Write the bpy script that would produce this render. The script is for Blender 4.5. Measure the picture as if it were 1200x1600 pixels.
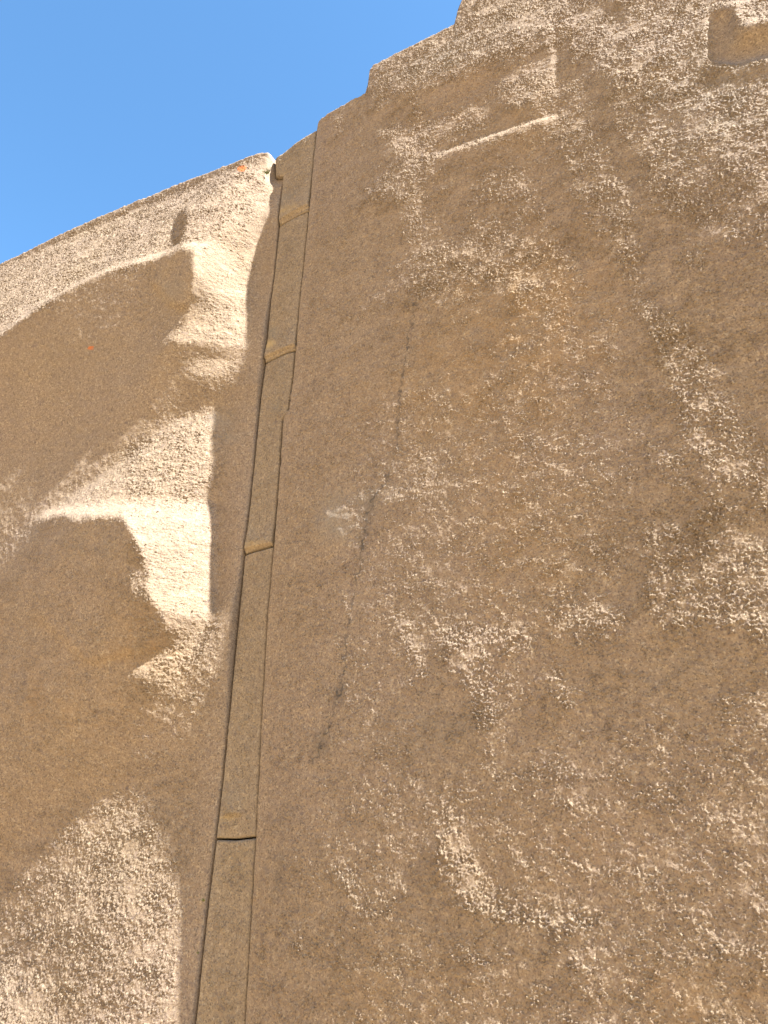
import bpy, math, random
import numpy as np

# ------------------------------------------------------------------ scene, camera, light
scene = bpy.context.scene
for o in list(bpy.data.objects):
    bpy.data.objects.remove(o)
COL = scene.collection
EYE = 1.6                       # eye height above the ground, metres
F = 1200.0                      # focal length in pixels of the 1200 px wide photograph
PITCH = math.atan(530.0 / F)
AZ = math.radians(62.3)         # the wall runs away to the left at this angle from the view direction
DIST = 1.67                     # perpendicular distance from camera to the wall plane
U3 = np.array([math.sin(AZ), -math.cos(AZ), 0.0])       # along the wall, to the right
Z3 = np.array([0.0, 0.0, 1.0])
N3 = np.array([-math.cos(AZ), -math.sin(AZ), 0.0])      # out of the wall
P0 = -DIST * N3

scene.render.resolution_x = 768
scene.render.resolution_y = 1024
cam = bpy.data.cameras.new("camera")
cam.sensor_fit = 'HORIZONTAL'
cam.sensor_width = 36.0
cam.lens = 36.0 * F / 1200.0
cam.clip_end = 6000
camo = bpy.data.objects.new("camera", cam)
camo.location = (0, 0, EYE)
camo.rotation_euler = (math.pi / 2 + PITCH, 0, 0)
COL.objects.link(camo)
scene.camera = camo

SUN_PHI = math.radians(50)      # height of the sun above the horizontal, measured in the wall plane
SUN_G = math.radians(2.2)      # the sun stands this far in front of (+) or behind (-) the wall plane
S3 = (math.cos(SUN_PHI) * U3 + math.sin(SUN_PHI) * Z3) * math.cos(SUN_G) + math.sin(SUN_G) * N3
sun = bpy.data.lights.new("sun", 'SUN')
sun.energy = 5.0
sun.angle = math.radians(0.53)
sun.color = (1.0, 0.965, 0.925)
suno = bpy.data.objects.new("sun", sun)
from mathutils import Vector
suno.rotation_euler = Vector(tuple(S3)).to_track_quat('Z', 'Y').to_euler()
suno.location = (0, 0, 12)
COL.objects.link(suno)

world = bpy.data.worlds.new("World")
scene.world = world
world.use_nodes = True
nt = world.node_tree
nt.nodes.clear()
wo = nt.nodes.new('ShaderNodeOutputWorld')
bg = nt.nodes.new('ShaderNodeBackground')
sk = nt.nodes.new('ShaderNodeTexSky')
sk.sky_type = 'NISHITA'
sk.sun_disc = False
sk.sun_elevation = math.asin(S3[2])
sk.sun_rotation = math.atan2(S3[0], S3[1])
sk.altitude = 2800
sk.air_density = 1.0
sk.dust_density = 1.0
sk.ozone_density = 1.6
tint = nt.nodes.new('ShaderNodeMix'); tint.data_type = 'RGBA'; tint.blend_type = 'MULTIPLY'
tint.inputs[0].default_value = 1.0; tint.inputs[7].default_value = (0.72, 1.03, 1.08, 1)
nt.links.new(sk.outputs[0], tint.inputs[6]); nt.links.new(tint.outputs[2], bg.inputs[0])
bg.inputs[1].default_value = 0.083
nt.links.new(bg.outputs[0], wo.inputs[0])
scene.view_settings.view_transform = 'Standard'
scene.view_settings.look = 'None'
scene.view_settings.gamma = 1
scene.view_settings.exposure = 2.42

# ------------------------------------------------------------------ photo measurement -> wall metres
cp, sp = math.cos(PITCH), math.sin(PITCH)
UJ = -1.30                      # the joint between the slabs
BL = 0.050                      # the left slab is turned a little to the right: its far side stands out
def standoff(u, left):
    return BL * np.clip(UJ - u, 0, None) if left else 0.0 * u
def wall(px, py, left=False):
    """where the line of sight through a measured photo point meets the face: (u, z) in metres"""
    n = N3; d0 = DIST
    if left:                    # face plane  N.p - N.P0 = BL * (UJ - U.p)
        n = N3 + BL * U3; d0 = DIST - BL * UJ
    else:
        n = N3
    x = (px - 600.0) / F; y = (800.0 - py) / F
    d = np.array([x, cp - sp * y, sp + cp * y])
    t = d0 / -(n @ d)
    p = d * t
    return float(p @ U3), float(p[2] + EYE)
def wl(pts, left=False):
    return np.array([wall(p[0], p[1], left) for p in pts])
def photo(u, z, left=False, rel=0.0):
    h = standoff(u, left) + rel
    X = P0[0] + u * U3[0] + h * N3[0]; Y = P0[1] + u * U3[1] + h * N3[1]; Zz = z - EYE
    dep = Y * cp + Zz * sp
    return 600 + F * X / dep, 800 - F * (-Y * sp + Zz * cp) / dep

# ------------------------------------------------------------------ survey maps (relief, roughness, stains, painted bounce)
RS = 4.0
RX0, RY0, RW, RH = -800.0, -700.0, 800, 900       # 4 px cells
gx, gy = np.meshgrid(RX0 + RS * (np.arange(RW) + .5), RY0 + RS * (np.arange(RH) + .5))
def inpoly(pts):
    m = np.zeros(gx.shape, bool)
    n = len(pts)
    for i in range(n):
        x1, y1 = pts[i]; x2, y2 = pts[(i + 1) % n]
        if y1 == y2: continue
        c = (gy > min(y1, y2)) & (gy <= max(y1, y2))
        m ^= c & (gx < x1 + (gy - y1) * (x2 - x1) / (y2 - y1))
    return m.astype(float)
_fy = np.fft.fftfreq(RH)[:, None]; _fx = np.fft.rfftfreq(RW)[None, :]
def blur(a, r):
    s = r / RS
    return np.fft.irfft2(np.fft.rfft2(a) * np.exp(-2 * (math.pi * s) ** 2 * (_fx ** 2 + _fy ** 2)), s=a.shape)
def poly(pts, r=6):
    return np.clip(blur(inpoly(pts), r), 0, 1)
def stroke(pts, w, r=4):
    d = np.full(gx.shape, 1e9)
    for (x1, y1), (x2, y2) in zip(pts[:-1], pts[1:]):
        L = (x2 - x1) ** 2 + (y2 - y1) ** 2 + 1e-9
        t = np.clip(((gx - x1) * (x2 - x1) + (gy - y1) * (y2 - y1)) / L, 0, 1)
        d = np.minimum(d, np.hypot(gx - x1 - t * (x2 - x1), gy - y1 - t * (y2 - y1)))
    return np.clip((w / 2 + r / 2 - d) / r, 0, 1)
def blob(x, y, rx, ry, a=0, p=1.0):
    c, s = math.cos(math.radians(a)), math.sin(math.radians(a))
    X = (gx - x) * c + (gy - y) * s; Y = -(gx - x) * s + (gy - y) * c
    return np.exp(-((X / rx) ** 2 + (Y / ry) ** 2) ** p)

# ---- slope towards the sun: how much the dressed face turns towards the sky at the upper right
T = np.zeros(gx.shape)
leftS = inpoly([(-800, 3000), (-800, 800), (0, 415), (420, 236), (436, 270), (408, 562), (375, 862), (330, 1311), (297, 1600), (150, 3000)])
T += -0.055 + -0.075 * leftS
def setT(m, v):
    global T
    T = T * (1 - m) + v * m
# left slab: band under the top edge
setT(poly([(-400, 560), (0, 405), (430, 225), (440, 300), (400, 330), (382, 500), (372, 540), (330, 540), (312, 470), (312, 385), (285, 378), (150, 428), (50, 492), (0, 522), (-400, 700)], 6), 0.27)
setT(stroke([(300, 380), (250, 397), (190, 412), (140, 432), (90, 460), (48, 490), (0, 528), (-80, 580)], 10, 8), 0.60)
setT(stroke([(66, 412), (58, 440), (48, 490)], 8, 6), 0.30)
setT(poly([(310, 382), (345, 384), (368, 400), (370, 450), (340, 470), (314, 440)], 6), 1.1)
setT(poly([(296, 480), (340, 460), (375, 470), (372, 535), (300, 538), (255, 530), (290, 505)], 5), 0.36)
setT(poly([(290, 325), (270, 340), (273, 378), (284, 378), (292, 345)], 3), -0.30)
setT(stroke([(419, 240), (409, 272)], 7, 4), 0.6)
setT(stroke([(405, 277), (424, 273)], 5, 4), 0.4)
setT(poly([(250, 404), (284, 384), (302, 382), (312, 400), (309, 462), (290, 482), (252, 474)], 3), -0.3)
setT(blob(325, 575, 34, 16, -10, 2), 0.24)
# middle facet and the big boss
setT(poly([(330, 636), (270, 655), (200, 715), (100, 790), (75, 805), (200, 800), (340, 790), (338, 640)], 6), 0.30)
setT(poly([(60, 815), (85, 800), (200, 786), (338, 784), (338, 800), (240, 808), (200, 806), (100, 808)], 4), 0.7)
setT(poly([(200, 803), (240, 796), (345, 790), (345, 960), (318, 978), (268, 960), (246, 935), (244, 880), (226, 848)], 4), 1.05)
setT(poly([(208, 888), (245, 884), (246, 930), (212, 938)], 4), 0.16)
setT(poly([(268, 975), (330, 975), (318, 1010), (280, 1085), (215, 1052), (262, 1020), (290, 1000)], 5), 0.34)
# lower left
setT(poly([(-500, 1700), (0, 1390), (60, 1320), (130, 1260), (200, 1250), (305, 1225), (290, 1600), (260, 1750), (100, 3000), (-800, 3000)], 44), 0.20)
setT(poly([(-500, 1760), (0, 1470), (60, 1420), (130, 1370), (200, 1350), (298, 1330), (288, 1600), (260, 1750), (100, 3000), (-800, 3000)], 30), 0.33)
setT(poly([(-500, 1800), (0, 1490), (60, 1520), (95, 1540), (95, 1640), (60, 3000), (-700, 3000)], 14), 0.48)
setT(poly([(-400, 640), (0, 545), (150, 500), (240, 560), (290, 600), (200, 690), (60, 800), (-400, 1000)], 20), -0.17)
setT(poly([(-200, 1180), (100, 1090), (215, 1075), (330, 1060), (318, 1215), (190, 1225), (120, 1250), (40, 1320), (-200, 1450)], 22), -0.20)
# right slab: patches that turn to the light
R_ = []   # (mask, slope)
for pts, v, r in [
    ([(735, 0), (1200, -20), (1700, -300), (1700, 500), (1200, 330), (1080, 200), (1000, 160), (940, 90), (860, 60), (800, 70), (700, 140), (660, 130), (600, 110), (720, 45)], 0.03, 16),
    ([(600, 205), (680, 205), (700, 260), (660, 330), (620, 300)], 0.07, 14),
    ([(700, 420), (780, 330), (840, 370), (900, 400), (940, 420), (840, 470), (700, 500)], 0.06, 16),
    ([(780, 140), (860, 60), (880, 130), (870, 190), (800, 160)], 0.07, 8),
    ]:
    setT(poly(pts, r), v)
setT(poly([(425, 600), (470, 250), (520, 260), (560, 420), (620, 560), (610, 800), (560, 1100), (520, 1300), (440, 1500), (380, 1600), (390, 1300)], 30), -0.10)
setT(stroke([(862, 40), (868, 90), (866, 130)], 10, 6), 0.22)
setT(poly([(1115, 20), (1140, 20), (1148, 60), (1200, 50), (1500, -60), (1500, 20), (1200, 90), (1150, 105), (1115, 95)], 6), -0.25)
setT(stroke([(950, 0), (972, 12), (972, 45)], 16, 10), -0.12)
setT(stroke([(700, 160), (780, 110), (858, 72)], 26, 18), -0.06)

# ---- roughness of the pecked surface 0..1
RG = np.full(gx.shape, 0.42)
def setR(m, v):
    global RG
    RG = RG * (1 - m) + v * m
setR(leftS, 0.40)
setR(poly([(-400, 560), (0, 405), (430, 225), (440, 300), (400, 330), (382, 500), (372, 540), (330, 540), (312, 470), (300, 385), (150, 428), (0, 522), (-400, 700)], 8), 0.95)
setR(poly([(-400, 640), (0, 545), (150, 460), (240, 520), (290, 600), (200, 690), (60, 800), (-400, 1000)], 10), 0.12)
setR(poly([(200, 700), (340, 640), (345, 1090), (215, 1090), (200, 803)], 10), 0.9)
setR(poly([(-500, 1700), (0, 1400), (60, 1330), (130, 1270), (300, 1235), (290, 1600), (260, 1750), (100, 3000), (-800, 3000)], 40), 0.8)
spark = np.zeros(gx.shape)
for pts, v, r in [
    ([(735, -30), (1250, -60), (1700, -300), (1700, 500), (1230, 420), (1100, 400), (1010, 330), (960, 230), (930, 100), (870, 120), (790, 110), (700, 150), (590, 170), (580, 110), (720, 40)], 0.85, 12),
    ([(583, 150), (612, 150), (610, 185), (586, 188)], 0.9, 5),
    ([(645, 145), (665, 150), (662, 200), (690, 190), (745, 150), (760, 200), (740, 235), (690, 250), (672, 300), (668, 360), (640, 400), (630, 330), (560, 335), (600, 290), (640, 270), (596, 215), (645, 200)], 0.85, 7),
    ([(780, 100), (855, 80), (870, 170), (800, 190), (770, 150)], 0.7, 8),
    ([(735, 300), (800, 265), (850, 290), (880, 360), (920, 400), (880, 440), (840, 430), (820, 480), (760, 470), (640, 500), (630, 450), (660, 400), (720, 390)], 0.75, 12),
    ([(790, 400), (860, 400), (850, 460), (815, 500), (805, 590), (795, 500)], 0.8, 8),
    ([(840, 470), (880, 500), (890, 550), (850, 550)], 0.6, 10),
    ([(870, 190), (940, 200), (980, 260), (1000, 330), (1010, 400), (1030, 450), (990, 470), (940, 400), (900, 350), (880, 280)], 0.8, 12),
    ([(1050, 330), (1110, 400), (1120, 470), (1100, 560), (1080, 500), (1050, 440)], 0.65, 12),
    ([(1130, 380), (1230, 380), (1230, 560), (1160, 500)], 0.45, 20),
    ([(980, 450), (1010, 480), (1060, 500), (1090, 530), (1130, 570), (1150, 640), (1190, 690), (1215, 760), (1200, 830), (1150, 760), (1120, 800), (1100, 740), (1060, 690), (1045, 620), (1020, 560), (1000, 500)], 1.0, 9),
    ([(970, 670), (1060, 700), (1100, 770), (1080, 800), (1020, 740)], 0.7, 10),
    ([(1110, 720), (1140, 790), (1200, 850), (1260, 880), (1260, 1010), (1200, 1020), (1110, 980), (1040, 1000), (1000, 950), (1010, 880), (1000, 820), (1090, 820)], 1.0, 12),
    ([(680, 985), (820, 985), (830, 1010), (780, 1040), (775, 1080), (780, 1150), (750, 1160), (742, 1090), (700, 1050), (690, 1020)], 0.9, 7),
    ([(850, 965), (910, 945), (1000, 950), (1010, 985), (930, 1020), (870, 1010)], 0.75, 9),
    ([(620, 960), (660, 1000), (680, 1060), (655, 1062), (630, 1020)], 0.6, 7),
    ([(655, 1050), (680, 1052), (678, 1066), (658, 1062)], 1.0, 4),
    ([(858, 1045), (885, 1050), (900, 1110), (880, 1120), (862, 1080)], 0.85, 6),
    ([(1025, 1080), (1045, 1080), (1045, 1230), (1030, 1225)], 0.6, 6),
    ([(1110, 1080), (1180, 1080), (1200, 1160), (1120, 1140)], 0.4, 12),
    ([(700, 1265), (720, 1265), (735, 1320), (760, 1370), (790, 1420), (840, 1428), (940, 1426), (948, 1445), (900, 1460), (830, 1450), (770, 1440), (715, 1410), (700, 1370), (680, 1330)], 0.95, 6),
    ([(830, 1455), (940, 1460), (930, 1540), (870, 1500)], 0.5, 10),
    ([(520, 1340), (560, 1370), (590, 1420), (640, 1370), (650, 1400), (600, 1460), (540, 1420)], 0.5, 8),
    ([(470, 1420), (500, 1440), (470, 1540), (440, 1600), (420, 1600)], 0.45, 10),
    ([(730, 1450), (790, 1520), (780, 1570), (740, 1510)], 0.5, 8),
    ([(1080, 1270), (1140, 1290), (1220, 1300), (1220, 1320), (1120, 1305)], 0.6, 6),
    ([(1000, 1440), (1080, 1480), (1220, 1470), (1220, 1500), (1040, 1510)], 0.45, 10),
    ([(800, 680), (840, 690), (835, 780), (808, 780)], 0.45, 10), ([(850, 600), (880, 620), (870, 660)], 0.4, 10),
    ([(662, 722), (674, 722), (672, 785), (650, 790), (600, 796), (600, 785), (655, 775)], 0.55, 5),
    ([(865, 1150), (900, 1200), (900, 1290), (860, 1290)], 0.45, 10), ([(1100, 560), (1180, 600), (1180, 650), (1130, 620)], 0.5, 12),
    ([(526, 190), (536, 192), (534, 222), (528, 222)], 1.0, 3),
    ]:
    spark = np.maximum(spark, v * poly(pts, r))
spark = np.maximum(spark, 0.24 * poly([(600, 200), (760, 110), (1260, 60), (1260, 1060), (980, 1060), (700, 1180), (620, 1040), (780, 900), (760, 600), (650, 480)], 36))
spark = np.maximum(spark, 0.18 * poly([(430, 1340), (700, 1180), (1260, 1060), (1260, 1700), (400, 1700)], 36))
for pts, r in [([(700, 150), (790, 118), (880, 75), (880, 100), (800, 140), (760, 170), (690, 190)], 7), ([(950, 0), (985, 10), (980, 50), (965, 45), (960, 20), (900, 25), (890, 5)], 6),
               ([(940, 70), (975, 75), (975, 95), (945, 95)], 5), ([(920, 130), (955, 130), (960, 160), (925, 165)], 7), ([(1030, 190), (1100, 180), (1110, 215), (1050, 230)], 8),
               ([(1100, 250), (1120, 290), (1100, 290)], 7), ([(965, 240), (1010, 250), (1000, 300), (970, 290)], 9)]:
    spark = spark * (1 - 0.85 * poly(pts, r))
right_area = 1 - leftS
RG = RG + spark * 0.52 * right_area
T = T + (spark * 0.10 + 0.12 * np.clip(spark - 0.65, 0, 1)) * right_area
setT(stroke([(680, 256), (760, 231), (870, 192)], 11, 7), 0.5)
setT(poly([(680, 266), (870, 204), (860, 240), (740, 275)], 6), -0.10)
setT(stroke([(862, 40), (868, 90), (866, 135)], 9, 6), 0.35)
NOTCH = poly([(1112, 18), (1142, 18), (1148, 58), (1165, 64), (1200, 50), (1500, -60), (1500, 10), (1200, 88), (1150, 104), (1112, 96)], 6)
spark = spark * (1 - NOTCH); setT(NOTCH, -0.3)
HB_LEDGE = -0.020 * NOTCH + 0.003 * poly([(676, 262), (872, 196), (900, 260), (800, 320), (690, 330)], 14)
setR(poly([(1115, 20), (1140, 20), (1148, 60), (1200, 50), (1500, -60), (1500, 20), (1200, 90), (1150, 105), (1115, 95)], 6), 0.15)
setR(poly([(250, 395), (300, 382), (312, 400), (308, 465), (290, 482), (250, 470)], 6), 0.15)
setR(blob(530, 828, 34, 44, 25, 2), 0.12)
setR(blob(345, 658, 22, 18, 0, 2), 0.10)

# ---- stains, and the painted bounce under the filler bosses
OC = 0.9 * blob(880, 500, 90, 120) + 0.5 * blob(760, 180, 130, 90) + 0.6 * blob(770, 560, 130, 200) + 0.5 * blob(830, 880, 110, 170) \
   + 0.7 * blob(230, 1010, 60, 60) + 0.6 * blob(60, 1090, 120, 60) + 0.4 * blob(900, 1330, 200, 80) + 0.6 * blob(1080, 1560, 140, 60) \
   + 0.9 * blob(0, 970, 10, 26) + 0.4 * blob(660, 620, 120, 60) + 0.4 * blob(660, 1560, 200, 60)
OC = np.clip(OC, 0, 1)
GR = 0.8 * blob(540, 815, 40, 44, 25, 2) + 0.8 * blob(345, 655, 24, 15, 0, 2) + 0.6 * blob(352, 682, 20, 8) + 0.9 * blob(432, 524, 9, 8) + 0.9 * blob(395, 832, 9, 8) + 0.9 * blob(363, 1250, 11, 16) + 0.8 * blob(455, 312, 14, 6, -20) + 0.7 * blob(438, 638, 8, 10) + 0.4 * blob(600, 780, 60, 20, -20) \
   + 0.4 * blob(270, 450, 40, 30) + 0.5 * blob(345, 255, 130, 12, -24) + 0.35 * blob(120, 850, 90, 40) + 0.5 * blob(445, 580, 10, 22) \
   + 0.3 * blob(960, 1460, 90, 14, 8) + 0.8 * blob(700, 100, 90, 20, -25) + 0.4 * blob(680, 1140, 90, 40) + 0.35 * blob(1060, 1060, 60, 30) + 0.5 * blob(1120, 150, 120, 100)
GR = np.clip(GR, 0, 1)
crack = [(655, 480), (640, 560), (633, 600), (628, 670), (625, 720), (612, 752), (588, 790), (578, 830), (572, 880), (562, 925), (548, 1010), (542, 1075), (530, 1110), (515, 1150), (500, 1195)]
DK = 0.10 * stroke(crack, 6, 18) + 0.25 * blob(585, 795, 14, 22, 20) + 0.15 * blob(575, 850, 12, 40, 10) + 0.4 * blob(540, 1085, 10, 20, 20) \
   + 0.3 * blob(445, 1370, 8, 40, 8) + 0.35 * blob(510, 1160, 14, 20, 25)
DK += 0.4 * stroke([(322, 660), (328, 646), (344, 641), (358, 646), (367, 658)], 1, 4)
DK = np.clip(DK, 0, 1)
LI = np.clip(1.0 * blob(378, 263, 8, 4.5, -20, 2) + 1.0 * blob(453, 229, 4, 2.4, -20, 2) + 0.55 * blob(142, 544, 7, 5, 0, 2) + 0.4 * blob(458, 640, 0.1, 0.1), 0, 1)
BOUNCE = np.clip(0.8 * blob(426, 543, 11, 7, -15, 2) + 0.35 * blob(452, 334, 20, 6, -20, 2) + 0.35 * blob(398, 853, 18, 5, -12, 2) + 0.5 * blob(358, 1279, 12, 3, 0, 2), 0, 1)  # warm light from the ground, painted yellow on the filler boss undersides

# ------------------------------------------------------------------ relief lattice in metres
DU = 0.002
LU0, LZ0 = -4.2, -0.1
LW, LH = 2700, 2301             # 5.4 m x 4.6 m
def cellsample(a, X, Y):
    """bilinear lookup in a survey map at photo coordinates"""
    fx = np.clip((X - RX0) / RS - .5, 0, RW - 1.001); fy = np.clip((Y - RY0) / RS - .5, 0, RH - 1.001)
    ix = fx.astype(int); iy = fy.astype(int); fx = fx - ix; fy = fy - iy
    return (a[iy, ix] * (1 - fx) + a[iy, ix + 1] * fx) * (1 - fy) + (a[iy + 1, ix] * (1 - fx) + a[iy + 1, ix + 1] * fx) * fy
def latsample(a, u, z, du=DU):
    fx = np.clip((u - LU0) / du, 0, a.shape[1] - 1.001); fy = np.clip((z - LZ0) / du, 0, a.shape[0] - 1.001)
    ix = fx.astype(int); iy = fy.astype(int); fx = fx - ix; fy = fy - iy
    return (a[iy, ix] * (1 - fx) + a[iy, ix + 1] * fx) * (1 - fy) + (a[iy + 1, ix] * (1 - fx) + a[iy + 1, ix + 1] * fx) * fy
CD = 0.006                     # coarse lattice for the large relief
cw, ch = LW // 3, LH // 3
cu, cz = np.meshgrid(LU0 + CD * np.arange(cw), LZ0 + CD * np.arange(ch))
HB = 0.026 * blob(215, 1430, 190, 280, 0, 1.0) * leftS
HB += 0.018 * blob(280, 760, 110, 130, 0, 1.3) * leftS
HB = blur(HB, 20)
HB += 0.016 * poly([(256, 402), (280, 386), (304, 382), (313, 400), (310, 440), (306, 466), (290, 482), (262, 474), (240, 440)], 4)
HB += 0.010 * poly([(120, 812), (208, 806), (228, 850), (242, 880), (244, 930), (262, 958), (282, 985), (250, 1015), (150, 1040), (60, 960)], 5)
HB += 0.004 * poly([(400, 236), (421, 232), (408, 276), (430, 270), (432, 276), (402, 290), (390, 270)], 3)
HB -= 0.020 * poly([(423, 232), (424, 270), (410, 276), (419, 236)], 3)
HB += 0.0020 * blur(spark, 8) * (1 - leftS) + HB_LEDGE
HB += 0.0
lift = {}
def slopes(left, rel=0.0):
    CX, CY = photo(cu, cz, left, rel)
    side = cellsample(leftS, CX, CY)
    if not left: side = 1 - side
    side = side * (cz > 1.0)
    lift[left] = cellsample(HB, CX, CY)
    sl = cellsample(T, CX, CY) - (math.sin(SUN_G) + (BL * math.cos(SUN_PHI) if left else 0))
    m = (sl * side).sum() / side.sum()
    print('mean slope', left, m)
    return (sl - m) * side, m
rng = np.random.RandomState(7)
def noise(shape, du, lo, hi, seed, ax=1.0):
    """band limited noise, wavelengths lo..hi metres, unit deviation"""
    r = np.random.RandomState(seed)
    h, w = shape
    fy = np.fft.fftfreq(h, du)[:, None]; fx = np.fft.rfftfreq(w, du)[None, :]
    f = np.sqrt((fx * ax) ** 2 + fy ** 2)
    H = np.exp(-(f * lo) ** 2 * 0.5) * (1 - np.exp(-(f * hi) ** 2 * 0.5))
    a = np.fft.irfft2(np.fft.rfft2(r.randn(h, w)) * H, s=shape)
    return a / a.std()
# integrate the slopes
fy = np.fft.fftfreq(ch, CD)[:, None] * 2 * math.pi; fx = np.fft.rfftfreq(cw, CD)[None, :] * 2 * math.pi
kd = fx * math.cos(SUN_PHI) + fy * math.sin(SUN_PHI)
k2 = fx ** 2 + fy ** 2
def integrate(Tm, eps=0.06, kmin=0.35):
    Hh = 1j * kd * np.fft.rfft2(Tm) / (kd ** 2 + eps * k2 + kmin ** 2)
    return np.fft.irfft2(Hh, s=Tm.shape)
HS = 0.0004 * noise((ch, cw), CD, 0.10, 0.5, 3) + 0.00035 * noise((ch, cw), CD, 0.03, 0.12, 4)
TR, mR = slopes(False); TL, mL = slopes(True)
HR = integrate(TR, 0.12, 6.0) + HS + lift[False]
# the right slab is gently pillowed: it falls away towards the joint and towards its upper right
us, zs = wall(860, 330); ut, zt = wall(1200, 0)
sdist = lambda a, b: a * math.cos(SUN_PHI) + b * math.sin(SUN_PHI)
s0, s1 = sdist(us, zs), sdist(ut, zt)
HR -= 0.5 * (0.085 / (s1 - s0)) * np.clip(sdist(cu, cz) - s0, 0, 1.2) ** 2
jx = np.interp(cz, [1.0, 2.2, 3.0, 4.1], [wall(370, 1800)[0], wall(396, 1309)[0], wall(425, 851)[0], wall(488, 262)[0]])
HR -= 0.5 * 0.22 * np.clip(jx + 0.45 - cu, 0, 0.6) ** 2
nearj = (cu > UJ - 0.20) & (cu < UJ - 0.10) & (cz > 1.5) & (cz < 3.9)
HL = 0
for it in range(5):             # the relief shifts what is seen: place the features again with it
    TL, mL = slopes(True, HL)
    HN_ = integrate(TL) + lift[True]
    HN_ = HN_ - HN_[nearj].mean() - 0.010
    HL = 0.3 * HL + 0.7 * HN_
HL = HL + HS
jl_u = jx - 0.14
_z = cz[:, 0]
_edge = latsample(HL, jx[:, 0] - 0.15, _z, CD)
_k = np.exp(-0.5 * (np.arange(-80, 81) / 26.0) ** 2); _k /= _k.sum()
_edge = np.convolve(np.pad(_edge, 80, mode='edge'), _k, 'valid')
_lo = np.clip((3.25 - _z) / 0.5, 0, 1) * (_z > 0.0)
HL += (np.clip(-0.012 - _edge, 0, 0.11) * _lo)[:, None]
HL -= 0.045 * np.exp(-(np.clip(jl_u - 0.01 - cu, 0, 9) / 0.085) ** 2) * np.clip((cz - 3.0) / 0.4, 0, 1) * np.clip((4.03 - cz) / 0.08, 0, 1)
HM = HR
# the patches the sun reaches must stand clear of the relief between them and the sun: raise them gently where they do not
def shift(a, du, dz):
    X = np.clip(np.arange(cw) + du / CD, 0, cw - 1.001); Y = np.clip(np.arange(ch) + dz / CD, 0, ch - 1.001)
    ix, iy = X.astype(int), Y.astype(int); fx_, fy_ = (X - ix)[None, :], (Y - iy)[:, None]
    A = a[iy]; B = a[iy + 1]; C_ = A * (1 - fy_) + B * fy_
    return C_[:, ix] * (1 - fx_) + C_[:, ix + 1] * fx_
def horizon(h):
    tg = math.tan(SUN_G); d = CD
    cph, sph = math.cos(SUN_PHI), math.sin(SUN_PHI)
    M = shift(h, d * cph, d * sph) - d * tg
    k = 1
    while k * d < 2.6:
        M = np.maximum(M, shift(M, k * d * cph, k * d * sph) - k * d * tg); k *= 2
    return M
_cfy = np.fft.fftfreq(ch, CD)[:, None]; _cfx = np.fft.rfftfreq(cw, CD)[None, :]
def cblur(a, r):
    return np.fft.irfft2(np.fft.rfft2(a) * np.exp(-2 * (math.pi * r) ** 2 * (_cfx ** 2 + _cfy ** 2)), s=a.shape)
OFF_R = 0.026
wantL = cellsample(blur(np.clip((T - 0.1) * 8, 0, 1), 24) * leftS * (gy > 1180), *photo(cu, cz, True, HL))
wantR = cellsample(np.clip(spark * 1.3, 0, 1) * (1 - leftS), *photo(cu, cz))
isl = cu < UJ - 0.06
top_ = cz > 4.02 - 0.0 * cz
for it in range(9):
    hc = np.where(isl, HL + standoff(cu, True), HR + OFF_R)
    hc = np.where(cz > np.where(cu < -1.25, 4.07, 4.6), -0.5, hc)
    defi = np.clip(horizon(hc) - hc + 0.0015, 0, 0.012)
    HL = HL + 0.3 * cblur(defi * wantL * isl, 0.07)
    HR = HR + 0.5 * cblur(np.minimum(defi, 0.012) * wantR * ~isl, 0.025)
    print('deficit', it, float((defi * wantL * isl).sum() / (wantL * isl).sum()), float((defi * wantR * ~isl).sum() / (wantR * ~isl).sum()))
HM = HR
DEF = (float((defi * wantL * isl).sum() / (wantL * isl).sum()), float((defi * wantR * ~isl).sum() / (wantR * ~isl).sum()))
_tz = np.array([4.0, 3.9, 3.8, 3.6, 3.4, 3.2, 3.0, 2.6, 2.2, 1.8])
_tj = np.interp(_tz, cz[:, 0], jx[:, 0])
LOG = ([latsample(HL, _tj - q_, _tz, CD).round(3).tolist() for q_ in (0.15, 0.2, 0.3, 0.45)], latsample(HR, _tj + 0.05, _tz, CD).round(3).tolist(), latsample(HR, _tj + 0.4, _tz, CD).round(3).tolist(), DEF, 'top', wall(300,281,True), wall(713,40), wall(0,415,True), 'means', mR, mL, 'range', HR.min(), HR.max(), HL.min(), HL.max())
print("relief range", HR.min(), HR.max(), HL.min(), HL.max())
# grain
G1 = noise((LH, LW), DU, 0.0022, 0.007, 11)
G2 = noise((LH, LW), DU, 0.0042, 0.013, 12)
G3 = noise((LH, LW), DU, 0.0120, 0.045, 13)
GRAIN = 0.00042 * G1 + 0.00054 * (G2 + 0.3 * (G2 ** 2 - 1)) + 0.00035 * G3 - 0.0012 * np.clip(-G2 - 1.9, 0, 1.2)
lu, lz = np.meshgrid(LU0 + DU * np.arange(LW), LZ0 + DU * np.arange(LH))
ROUGH = np.where(lu < UJ, cellsample(RG, *photo(lu, lz, True, latsample(HL, lu, lz, CD))), cellsample(RG, *photo(lu, lz)))
GV = noise((ch, cw), CD, 0.03, 0.12, 31); GV2 = noise((ch, cw), CD, 0.09, 0.3, 32, 1.8)
ROUGH *= np.clip(1 + 0.30 * latsample(GV, lu, lz, CD) + 0.25 * latsample(GV2, lu, lz, CD), 0.25, 1.8)
del G1, G2, G3, lu, lz

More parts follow.
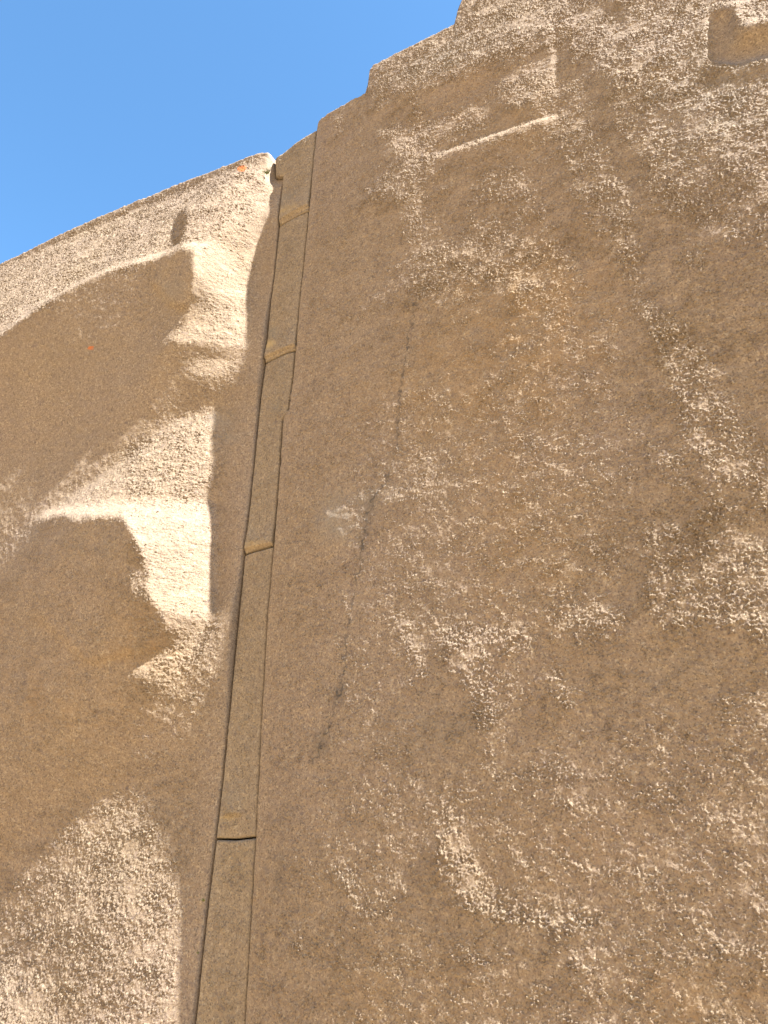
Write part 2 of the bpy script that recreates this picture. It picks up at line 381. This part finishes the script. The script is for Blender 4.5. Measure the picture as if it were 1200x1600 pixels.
# ------------------------------------------------------------------ materials
def new_mat(name):
    m = bpy.data.materials.new(name); m.use_nodes = True
    n = m.node_tree.nodes; n.clear()
    out = n.new('ShaderNodeOutputMaterial'); b = n.new('ShaderNodeBsdfPrincipled')
    m.node_tree.links.new(b.outputs[0], out.inputs[0])
    return m, n, m.node_tree.links, b
def mixc(n, l, fac, a, b):
    x = n.new('ShaderNodeMix'); x.data_type = 'RGBA'
    for sock, v in ((x.inputs[0], fac), (x.inputs[6], a), (x.inputs[7], b)):
        if hasattr(v, 'default_value'): l.new(v, sock)
        elif isinstance(v, (int, float)): sock.default_value = v
        else: sock.default_value = (*v, 1)
    return x.outputs[2]
def ramp(n, l, src, stops):
    r = n.new('ShaderNodeValToRGB')
    e = r.color_ramp.elements
    while len(e) < len(stops): e.new(0.5)
    for k, (p, c) in enumerate(stops):
        e[k].position = p; e[k].color = (c, c, c, 1) if isinstance(c, (int, float)) else (*c, 1)
    l.new(src, r.inputs[0])
    return r.outputs[0]
def tex(n, l, co, scale, det=4, rough=0.6, kind='noise', dist=0.0):
    if kind == 'noise':
        t = n.new('ShaderNodeTexNoise'); t.inputs['Detail'].default_value = det; t.inputs['Roughness'].default_value = rough
        t.inputs['Distortion'].default_value = dist
    else:
        t = n.new('ShaderNodeTexVoronoi')
    t.inputs['Scale'].default_value = scale
    l.new(co, t.inputs['Vector'])
    return t.outputs[0]
def math_(n, l, op, a, b):
    x = n.new('ShaderNodeMath'); x.operation = op
    for k, v in enumerate((a, b)):
        if isinstance(v, (int, float)): x.inputs[k].default_value = v
        else: l.new(v, x.inputs[k])
    return x.outputs[0]
def stone_mat(name, base, warm, seed):
    m, n, l, b = new_mat(name)
    tc = n.new('ShaderNodeTexCoord'); mp = n.new('ShaderNodeMapping')
    mp.inputs['Location'].default_value = (seed * 3.1, seed * 1.7, seed)
    l.new(tc.outputs['Object'], mp.inputs[0]); co = mp.outputs[0]
    big = ramp(n, l, tex(n, l, co, 2.2, 5, 0.55), [(0.35, 0.0), (0.65, 1.0)])
    c = mixc(n, l, big, base, warm)
    mid = ramp(n, l, tex(n, l, co, 14, 5, 0.65, dist=0.4), [(0.42, 0.0), (0.62, 1.0)])
    c = mixc(n, l, math_(n, l, 'MULTIPLY', mid, 0.22), c, (base[0] * 0.78, base[1] * 0.78, base[2] * 0.80))
    # crystals and dark minerals
    cl = ramp(n, l, tex(n, l, co, 85, 4, 0.75, dist=0.3), [(0.46, 0.0), (0.60, 1.0)])
    c = mixc(n, l, math_(n, l, 'MULTIPLY', cl, 0.42), c, (0.34, 0.265, 0.180))
    cd = ramp(n, l, tex(n, l, co, 97, 4, 0.75, dist=0.3), [(0.38, 1.0), (0.50, 0.0)])
    c = mixc(n, l, math_(n, l, 'MULTIPLY', cd, 0.36), c, (0.135, 0.095, 0.082))
    g = ramp(n, l, tex(n, l, co, 160, 3, 0.75), [(0.53, 0.0), (0.68, 1.0)])
    c = mixc(n, l, math_(n, l, 'MULTIPLY', g, 0.70), c, (0.46, 0.37, 0.25))
    g2 = ramp(n, l, tex(n, l, co, 220, 3, 0.6), [(0.36, 1.0), (0.46, 0.0)])
    c = mixc(n, l, math_(n, l, 'MULTIPLY', g2, 0.75), c, (0.085, 0.066, 0.052))
    g3 = ramp(n, l, tex(n, l, co, 62, 2, 0.5), [(0.64, 0.0), (0.70, 1.0)])
    c = mixc(n, l, math_(n, l, 'MULTIPLY', g3, 0.5), c, (0.13, 0.10, 0.09))
    g4 = ramp(n, l, tex(n, l, co, 105, 2, 0.5), [(0.32, 1.0), (0.36, 0.0)])
    c = mixc(n, l, math_(n, l, 'MULTIPLY', g4, 0.35), c, (0.48, 0.41, 0.30))
    mv = n.new('ShaderNodeMapping'); mv.inputs['Scale'].default_value = (1.0, 1.0, 0.12); l.new(co, mv.inputs[0])
    run = ramp(n, l, tex(n, l, mv.outputs[0], 9, 7, 0.65), [(0.45, 0.0), (0.70, 1.0)])
    c = mixc(n, l, math_(n, l, 'MULTIPLY', run, 0.18), c, (0.155, 0.118, 0.085))
    at = n.new('ShaderNodeAttribute'); at.attribute_name = 'stain'
    sep = n.new('ShaderNodeSeparateColor'); l.new(at.outputs[0], sep.inputs[0])
    at2 = n.new('ShaderNodeAttribute'); at2.attribute_name = 'growth_bounce'
    sep2 = n.new('ShaderNodeSeparateColor'); l.new(at2.outputs[0], sep2.inputs[0])
    streak = ramp(n, l, tex(n, l, co, 13, 8, 0.72, dist=0.6), [(0.40, 0.05), (0.60, 1.0)])
    c = mixc(n, l, math_(n, l, 'MULTIPLY', math_(n, l, 'MULTIPLY', sep.outputs[0], streak), 0.42), c, (0.33, 0.21, 0.095))
    c = mixc(n, l, math_(n, l, 'MULTIPLY', math_(n, l, 'MULTIPLY', sep.outputs[1], streak), 0.60), c, (0.21, 0.195, 0.165))
    c = mixc(n, l, math_(n, l, 'MULTIPLY', sep.outputs[2], 0.9), c, (0.060, 0.055, 0.052))
    l1 = ramp(n, l, math_(n, l, 'ADD', sep2.outputs[0], math_(n, l, 'MULTIPLY', tex(n, l, co, 90, 4, 0.7), 0.9)), [(0.80, 0.0), (0.98, 1.0)])
    c = mixc(n, l, l1, c, (0.46, 0.14, 0.045))
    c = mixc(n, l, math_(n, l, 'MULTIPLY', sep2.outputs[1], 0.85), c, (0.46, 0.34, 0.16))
    l.new(c, b.inputs['Base Color'])
    b.inputs['Roughness'].default_value = 0.92
    b.inputs['Specular IOR Level'].default_value = 0.25
    bp = n.new('ShaderNodeBump'); bp.inputs['Strength'].default_value = 1.0; bp.inputs['Distance'].default_value = 0.0032
    hb = math_(n, l, 'ADD', tex(n, l, co, 190, 4, 0.7), math_(n, l, 'MULTIPLY', g, 0.35))
    l.new(math_(n, l, 'MULTIPLY', hb, sep2.outputs[2]), bp.inputs['Height'])
    l.new(bp.outputs[0], b.inputs['Normal'])
    return m
M_SLAB = stone_mat('rhyolite_face', (0.246, 0.187, 0.138), (0.243, 0.182, 0.121), 1)
M_FILL = stone_mat('rhyolite_filler', (0.246, 0.194, 0.136), (0.252, 0.198, 0.128), 5)

def tag(o, label=None, cat=None, group=None, kind=None):
    for k, v in (('label', label), ('category', cat), ('group', group), ('kind', kind)):
        if v: o[k] = v
    return o

# ------------------------------------------------------------------ a dressed stone block
def interp(pts, axis):
    a = pts[np.argsort(pts[:, axis])]
    return lambda x: np.interp(x, a[:, axis], a[:, 1 - axis])
def spaced(a, b, fine_a, fine_b, fine, coarse):
    """positions a..b, fine spacing inside fine_a..fine_b"""
    out = []
    if fine_a > a: out.append(np.linspace(a, fine_a, max(2, int((fine_a - a) / coarse)))[:-1])
    lo, hi = max(a, fine_a), min(b, fine_b)
    out.append(np.linspace(lo, hi, int((hi - lo) / fine) + 1))
    if fine_b < b: out.append(np.linspace(fine_b, b, max(2, int((b - fine_b) / coarse)))[1:])
    return np.concatenate(out)
def seg_dist(pts, X, Y):
    d = np.full(X.shape, 1e9)
    for (x1, y1), (x2, y2) in zip(pts[:-1], pts[1:]):
        L_ = (x2 - x1) ** 2 + (y2 - y1) ** 2
        t = np.clip(((X - x1) * (x2 - x1) + (Y - y1) * (y2 - y1)) / L_, 0, 1)
        d = np.minimum(d, np.hypot(X - x1 - t * (x2 - x1), Y - y1 - t * (y2 - y1)))
    return d
def block(name, L, R, Tp, B, mat, du=0.0025, dv=0.0025, radius=0.014, topr=0.03, depth=0.55, off=0.0, margin=0.06, gscale=1.0,
          macro=1.0, extra=None, left=False, H=None, warp=0.3, inset=(0, 0, 0, 0), finez=(1.1, 9), fineu=(-9, 9), tilt=0.0, wobble=0.25, smooth_edge=0.35):
    fL, fR, fT, fB = interp(L, 1), interp(R, 1), interp(Tp, 0), interp(B, 0)
    zmin, zmax = B[:, 1].min(), Tp[:, 1].max()
    um = 0.5 * (L[:, 0].mean() + R[:, 0].mean()); H = HM if H is None else H; ztop = float(Tp[Tp[:, 0] > -4][:, 1].mean()); warp = min(warp, 0.9 * (ztop - B[:, 1].max()))
    zz = spaced(zmin, zmax, finez[0], finez[1], dv, 0.012); t = (zz - zmin) / (zmax - zmin)
    ua, ub = min(L[:, 0].min(), 9), R[:, 0].max()
    uu = spaced(ua, ub, fineu[0], fineu[1], du, 0.012); s = (uu - ua) / (ub - ua)
    S, Tt = np.meshgrid(s, t)
    u = ua + S * (ub - ua); z = zmin + Tt * (zmax - zmin)
    for _ in range(14):
        l_ = fL(z) + inset[0]; r_ = fR(z) - inset[1]
        u = 0.5 * u + 0.5 * (l_ + S * (r_ - l_))
        b_ = fB(u) + inset[3]; t_ = fT(u) - inset[2] + (0.0016 * latsample(HN, u, 0 * u + 2.0, CD) if left or off > 0.02 else 0.0)
        zl = b_ + Tt * (ztop - b_)
        z = 0.5 * z + 0.5 * (zl + (t_ - ztop) * np.clip((zl - ztop + warp) / warp, 0, 1) ** 1.5)
    l_ = fL(z) + inset[0]; r_ = fR(z) - inset[1]; u = l_ + S * (r_ - l_)
    eu = np.minimum(u - l_, r_ - u); et = t_ - z; eb = z - b_
    e = np.minimum(eu, eb)
    h = off + standoff(u, left) + macro * latsample(H, u, z, CD) + tilt * (z - 2.6)
    edge = np.clip(np.minimum(e, et * 3) / margin, 0, 1)
    g = latsample(GRAIN, u, z) * latsample(ROUGH, u, z) * 2.0 * gscale * (smooth_edge + (1 - smooth_edge) * edge ** 1.5)
    h += g
    # rounded arris: irregular radius
    wob = 1 + wobble * latsample(HN, u, z, CD)
    def arr(d, rad):
        q = np.clip(1 - d / (rad * wob), 0, 1)
        return -rad * wob * (1 - np.sqrt(np.clip(1 - q ** 2, 0, 1))) - 0.0
    h += arr(e, radius); wob = 1.0; h += arr(et, topr)
    # shallow pillowing towards the joints
    h += -0.004 * np.exp(-e / 0.035)
    if extra is not None: h += extra(u, z, e, et)
    nv, nu = u.shape
    X = P0[None, None, :] + u[..., None] * U3 + z[..., None] * Z3 + h[..., None] * N3
    verts = [X.reshape(-1, 3)]
    idx = np.arange(nv * nu).reshape(nv, nu)
    faces = [np.stack([idx[:-1, :-1], idx[:-1, 1:], idx[1:, 1:], idx[1:, :-1]], -1).reshape(-1, 4)]
    # sides go back into the wall
    ring = np.concatenate([idx[0, :], idx[1:, -1], idx[-1, -2::-1], idx[-2:0:-1, 0]])
    rp = X.reshape(-1, 3)[ring]
    base = nv * nu; prev = ring; nr = len(ring)
    hb = (rp - P0) @ N3
    for k, dd in enumerate((0.02, 0.06, 0.16, 0.34, depth)):
        q = rp + (-dd - hb * (dd / depth))[:, None] * N3
        verts.append(q); cur = base + np.arange(nr); base += nr
        faces.append(np.stack([prev, cur, np.roll(cur, -1), np.roll(prev, -1)], -1)[:, ::-1][:, [3, 2, 1, 0]])
        prev = cur
    # back face, row by row
    lookup = {int(r): int(c) for r, c in zip(ring, prev)}
    lb = [lookup[int(i)] for i in idx[:, 0]]; rb = [lookup[int(i)] for i in idx[:, -1]]
    faces.append(np.array([[lb[i], lb[i + 1], rb[i + 1], rb[i]] for i in range(nv - 1)]))
    V = np.concatenate(verts); Fc = np.concatenate(faces).astype(np.int32)
    org = P0 + um * U3 + B[:, 1].min() * Z3
    me = bpy.data.meshes.new(name)
    me.vertices.add(len(V)); me.vertices.foreach_set('co', (V - org).astype(np.float32).ravel())
    me.loops.add(Fc.size); me.loops.foreach_set('vertex_index', Fc.ravel())
    me.polygons.add(len(Fc))
    me.polygons.foreach_set('loop_start', np.arange(0, Fc.size, 4, dtype=np.int32))
    me.polygons.foreach_set('use_smooth', np.ones(len(Fc), bool))
    me.update(calc_edges=True)
    # stain and painted bounce attributes
    PX, PY = photo(u, z, left, macro * latsample(H, u, z, CD))
    def put(an, chans):
        a = me.color_attributes.new(an, 'FLOAT_COLOR', 'POINT')
        arr_ = np.zeros((len(V), 4), np.float32); arr_[:, 3] = 1
        for k, cc in enumerate(chans): arr_[:nv * nu, k] = cc.ravel()
        a.data.foreach_set('color', arr_.ravel())
    put('stain', [cellsample(OC, PX, PY), cellsample(GR, PX, PY) + 0.35 * np.exp(-e / 0.012), np.clip(cellsample(DK, PX, PY) + (0 if off < 0.02 else np.clip(1.7 - seg_dist(crack, PX + 2.5 * latsample(HN, u, z, CD), PY), 0, 1) * 0.65 * np.clip(0.9 + 0.35 * latsample(GV, u, z, CD), 0.25, 1)), 0, 1)])
    put('growth_bounce', [cellsample(LI, PX, PY), cellsample(BOUNCE, PX, PY), np.clip(latsample(ROUGH, u, z) * (0.3 + edge), 0.1, 1.2)])
    me.materials.append(mat)
    ob = bpy.data.objects.new(name, me); ob.location = tuple(org); COL.objects.link(ob)
    return ob
HN = noise((ch, cw), CD, 0.02, 0.12, 21)

def wlr(pts, left, rel, off):
    out = []
    for px, py in pts:
        qx, qy = px, py
        for _ in range(12):
            u, z = wall(qx, qy, left)
            X, Y = photo(np.array([u]), np.array([z]), left, float(latsample(rel, np.array([u]), np.array([z]), CD)[0]) + off)
            qx += 0.7 * (px - X[0]); qy += 0.7 * (py - Y[0])
        out.append((u, z))
    return np.array(out)
# outlines measured in the photograph
JL = [(436.5, 269), (434, 300), (431, 347), (423, 420), (415, 480), (408, 562), (400, 620), (390, 730), (375, 862), (362, 980), (348, 1130), (330, 1311), (314, 1450), (297, 1600)]
JR = [(494, 198), (488, 262), (482, 328), (474, 410), (467, 470), (461, 546), (458, 580), (449.5, 641), (440, 652), (436, 720), (428, 820), (425, 851), (415, 960), (405, 1130), (396, 1309), (388, 1450), (380, 1600)]
def extend_down(pts):
    w = wl(pts); a, b = w[-4], w[-1]
    k = (b[0] - a[0]) / (b[1] - a[1])
    return np.vstack([w, [b[0] + k * 0.5 * (0 - b[1]), 0.0]])
jl, jr = extend_down(JL), extend_down(JR)
notch = wl([(421, 236), (422, 266)])
top_l = np.vstack([wl([(421, 236)], True), wlr([(405, 241), (380, 251), (340, 266), (300, 281), (250, 302), (200, 322), (150, 343), (100, 366), (50, 391), (0, 415), (-60, 444), (-140, 480)], True, HL, -0.012)])
k_ = (top_l[-1, 1] - top_l[-3, 1]) / (top_l[-1, 0] - top_l[-3, 0])
top_l = np.vstack([top_l, [-4.1, top_l[-1, 1] + k_ * (-4.1 - top_l[-1, 0]) * 0.5]])
print("left top", top_l.round(3).tolist())
Lr = np.vstack([notch[:1] + [0, .1], notch, jl])
left_edge = np.array([[-4.08, 0.0], [-4.02, 2.0], [-3.98, 4.4]])
top_r = np.vstack([wl([(494, 198)]), wlr([(500, 190), (520, 176), (548, 160), (573, 148), (577, 135), (580, 112), (586, 104), (620, 86), (670, 61), (712, 40), (717, 18), (724, 2), (732, -8), (800, -42), (900, -90), (1050, -170)], False, HR, OFF_R - 0.012)])
top_r = np.vstack([top_r, [top_r[-1, 0] + 0.4, top_r[-1, 1] + 0.03], [1.15, top_r[-1, 1] + 0.02]])
print("right top", top_r.round(3).tolist())
print("jl", jl.round(3).tolist()); print("jr", jr.round(3).tolist())
right_edge = np.array([[1.02, 0.0], [1.0, 2.0], [0.98, 4.6]])
flat = lambda z, a=-5, b=2: np.array([[a, z], [b, z]])

# ---- left slab
def left_extra(u, z, e, et):
    X, Y = photo(u, z)
    h = np.zeros(u.shape)
    return h
left = block('stone_slab', left_edge, Lr, top_l, flat(0.0), M_SLAB, du=0.0024, dv=0.0022, radius=0.004, topr=0.012, off=0.0, left=True, H=HL, 
             extra=left_extra, margin=0.10, finez=(1.12, 9), fineu=(-3.35, 9), inset=(0, 0.0055, 0, 0))
tag(left, 'huge dressed stone slab on the left with two projecting bosses and bright sunlit flanks', 'stone slab', 'great slabs of the wall')
# ---- right slab
JRtop = np.vstack([jr[:1] + [0, .3], jr])
def right_extra(u, z, e, et):
    h = np.zeros(u.shape)
    a, b = wall(530, 828)
    h += 0.004 * np.exp(-(((u - a) / 0.07) ** 2 + ((z - b) / 0.06) ** 2) ** 2)
    return h
right = block('stone_slab', JRtop, right_edge, top_r, flat(0.0), M_SLAB, du=0.0021, dv=0.0021, radius=0.012, topr=0.012, off=0.026, wobble=0.1,
              extra=right_extra, margin=0.05, finez=(1.12, 9), fineu=(-9, 0.42), inset=(0, 0, 0, 0))
tag(right, 'largest stone slab filling the right of the picture with stepped top and long hairline crack', 'stone slab', 'great slabs of the wall')

# ---- narrow filler stones between the slabs
J = [[(422, 237), (458, 216), (494, 197)],
     [(431, 347.5), (455, 338), (484, 327)],
     [(407, 563), (430, 555), (445, 549), (463, 545)],
     [(374, 863), (400, 857), (427, 850)],
     [(329, 1311), (360, 1312), (397, 1308)]]
labels = ['topmost narrow filler stone with orange lichen on its skyline edge',
          'second narrow filler stone from the top with painted warm bounce under the boss at its foot',
          'middle narrow filler stone with notched right side beside the large slab',
          'long narrow filler stone with small rectangular boss near its foot',
          'lowest narrow filler stone running out of the bottom of the picture']
fl = np.vstack([wl([(422, 210), (422, 268)]), jl])
for i in range(5):
    top = wl(J[i]); bot = wl(J[i + 1]) if i < 4 else flat(0.0)
    def fe(u, z, e, et, i=i):
        h = np.zeros(u.shape)
        eb_ = np.minimum(e, 1)
        def boss(px, py, wu, wz, H):
            a, b = wall(px, py)
            q = np.exp(-((np.abs(u - a) / wu) ** 4)) if wu < 1 else 1.0
            v = (z - b) / wz
            return H * q * np.where(v < 0, np.clip(1 + v * 6, 0, 1), np.exp(-(np.clip(v, 0, 9)) ** 2))
        if i == 3: h += boss(358, 1270, 0.028, 0.06, 0.009)
        if i == 1: h += boss(428, 548, 9, 0.05, 0.009)
        if i == 2: h += boss(400, 850, 9, 0.05, 0.008)
        if i == 0: h += boss(455, 330, 9, 0.08, 0.009)
        return h
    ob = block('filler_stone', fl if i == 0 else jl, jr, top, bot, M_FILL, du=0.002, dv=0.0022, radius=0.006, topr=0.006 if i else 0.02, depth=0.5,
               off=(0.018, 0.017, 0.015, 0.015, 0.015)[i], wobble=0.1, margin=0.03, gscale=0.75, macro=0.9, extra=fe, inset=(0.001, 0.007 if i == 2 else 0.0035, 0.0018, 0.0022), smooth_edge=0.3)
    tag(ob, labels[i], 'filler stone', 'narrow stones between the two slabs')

# ------------------------------------------------------------------ plants rooted in the joint
mgr, n, l, b = new_mat('grass_blade')
tc = n.new('ShaderNodeTexCoord')
l.new(mixc(n, l, tex(n, l, tc.outputs['Object'], 120, 2), (0.05, 0.085, 0.018), (0.16, 0.15, 0.04)), b.inputs['Base Color'])
b.inputs['Roughness'].default_value = 0.6
def tuft(name, px, py, count, length, width, out, seed, label):
    r = random.Random(seed); V, Fc = [], []
    for _ in range(count):
        a = r.uniform(-1.2, 1.2); L = length * r.uniform(.5, 1); w = width * r.uniform(.6, 1.2); o = r.uniform(.2, 1.0)
        x0 = r.uniform(-.15, .15) * length; z0 = r.uniform(-.1, .1) * length
        k0 = len(V); n_ = 5
        for i in range(n_ + 1):
            q = i / n_
            c = x0 + math.sin(a) * L * q; zz = z0 + L * (math.cos(a) * q - 0.55 * q * q * o); dd = o * L * 0.6 * q + 0.001
            ww = w * (1 - q * .92)
            for sgn in (-1, 1):
                P = (c + sgn * ww * math.cos(a)) * U3 + (zz - sgn * ww * math.sin(a)) * Z3 + (dd + 0.25 * ww) * N3
                V.append(tuple(P))
        for i in range(n_):
            j = k0 + 2 * i; Fc.append((j, j + 1, j + 3, j + 2))
    me = bpy.data.meshes.new(name); me.from_pydata(V, [], Fc); me.materials.append(mgr)
    ob = bpy.data.objects.new(name, me); COL.objects.link(ob)
    u, z = wall(px, py); ob.location = tuple(P0 + u * U3 + z * Z3 + out * N3)
    return tag(ob, label, name.replace('_', ' '))
tuft('grass_tuft', 418, 270, 34, 0.034, 0.0013, -0.004, 1, 'small green grass tuft growing in the notch at the top of the joint')
tuft('moss_tuft', 317, 1408, 26, 0.010, 0.0012, -0.004, 2, 'tiny green moss tuft in the dark joint, higher of the two moss tufts')
tuft('moss_tuft', 308, 1490, 18, 0.008, 0.0011, -0.004, 3, 'tiniest moss tuft in the joint near the bottom edge of the picture')

# ------------------------------------------------------------------ ground
mg, n, l, b = new_mat('dirt')
tc = n.new('ShaderNodeTexCoord')
c = mixc(n, l, ramp(n, l, tex(n, l, tc.outputs['Object'], 1.5, 6, 0.6), [(0.3, 0.), (0.7, 1.)]), (0.32, 0.225, 0.115), (0.27, 0.19, 0.10))
c = mixc(n, l, ramp(n, l, tex(n, l, tc.outputs['Object'], 40, 6, 0.7), [(0.5, 0.), (0.7, 1.)]), c, (0.24, 0.19, 0.14))
l.new(c, b.inputs['Base Color']); b.inputs['Roughness'].default_value = 0.95
me = bpy.data.meshes.new('ground')
xs = np.concatenate([np.linspace(-3000, -260, 12), np.linspace(-240, 240, 61), np.linspace(260, 3000, 12)])
ys = np.concatenate([np.linspace(-3000, -260, 12), np.linspace(-240, 60, 51), np.linspace(90, 3000, 10)])
gxx, gyy = np.meshgrid(xs, ys)
away = gxx * N3[0] + gyy * N3[1]            # distance out from the wall: unseen valley side, added for warm bounce and less sky
gzz = np.clip(away - 9, 0, 130) * 0.62 * (1 + 0.12 * np.sin(gxx * 0.045) + 0.08 * np.sin(gyy * 0.07 + gxx * 0.02)) + 0.003
k = np.arange(gxx.size).reshape(gxx.shape)
me.from_pydata(np.stack([gxx, gyy, gzz], -1).reshape(-1, 3).tolist(), [], np.stack([k[:-1, :-1], k[:-1, 1:], k[1:, 1:], k[1:, :-1]], -1).reshape(-1, 4).tolist())
me.materials.append(mg)
go = bpy.data.objects.new('ground', me); COL.objects.link(go); go.location = (0, 0, 0.003)
tag(go, kind='structure')
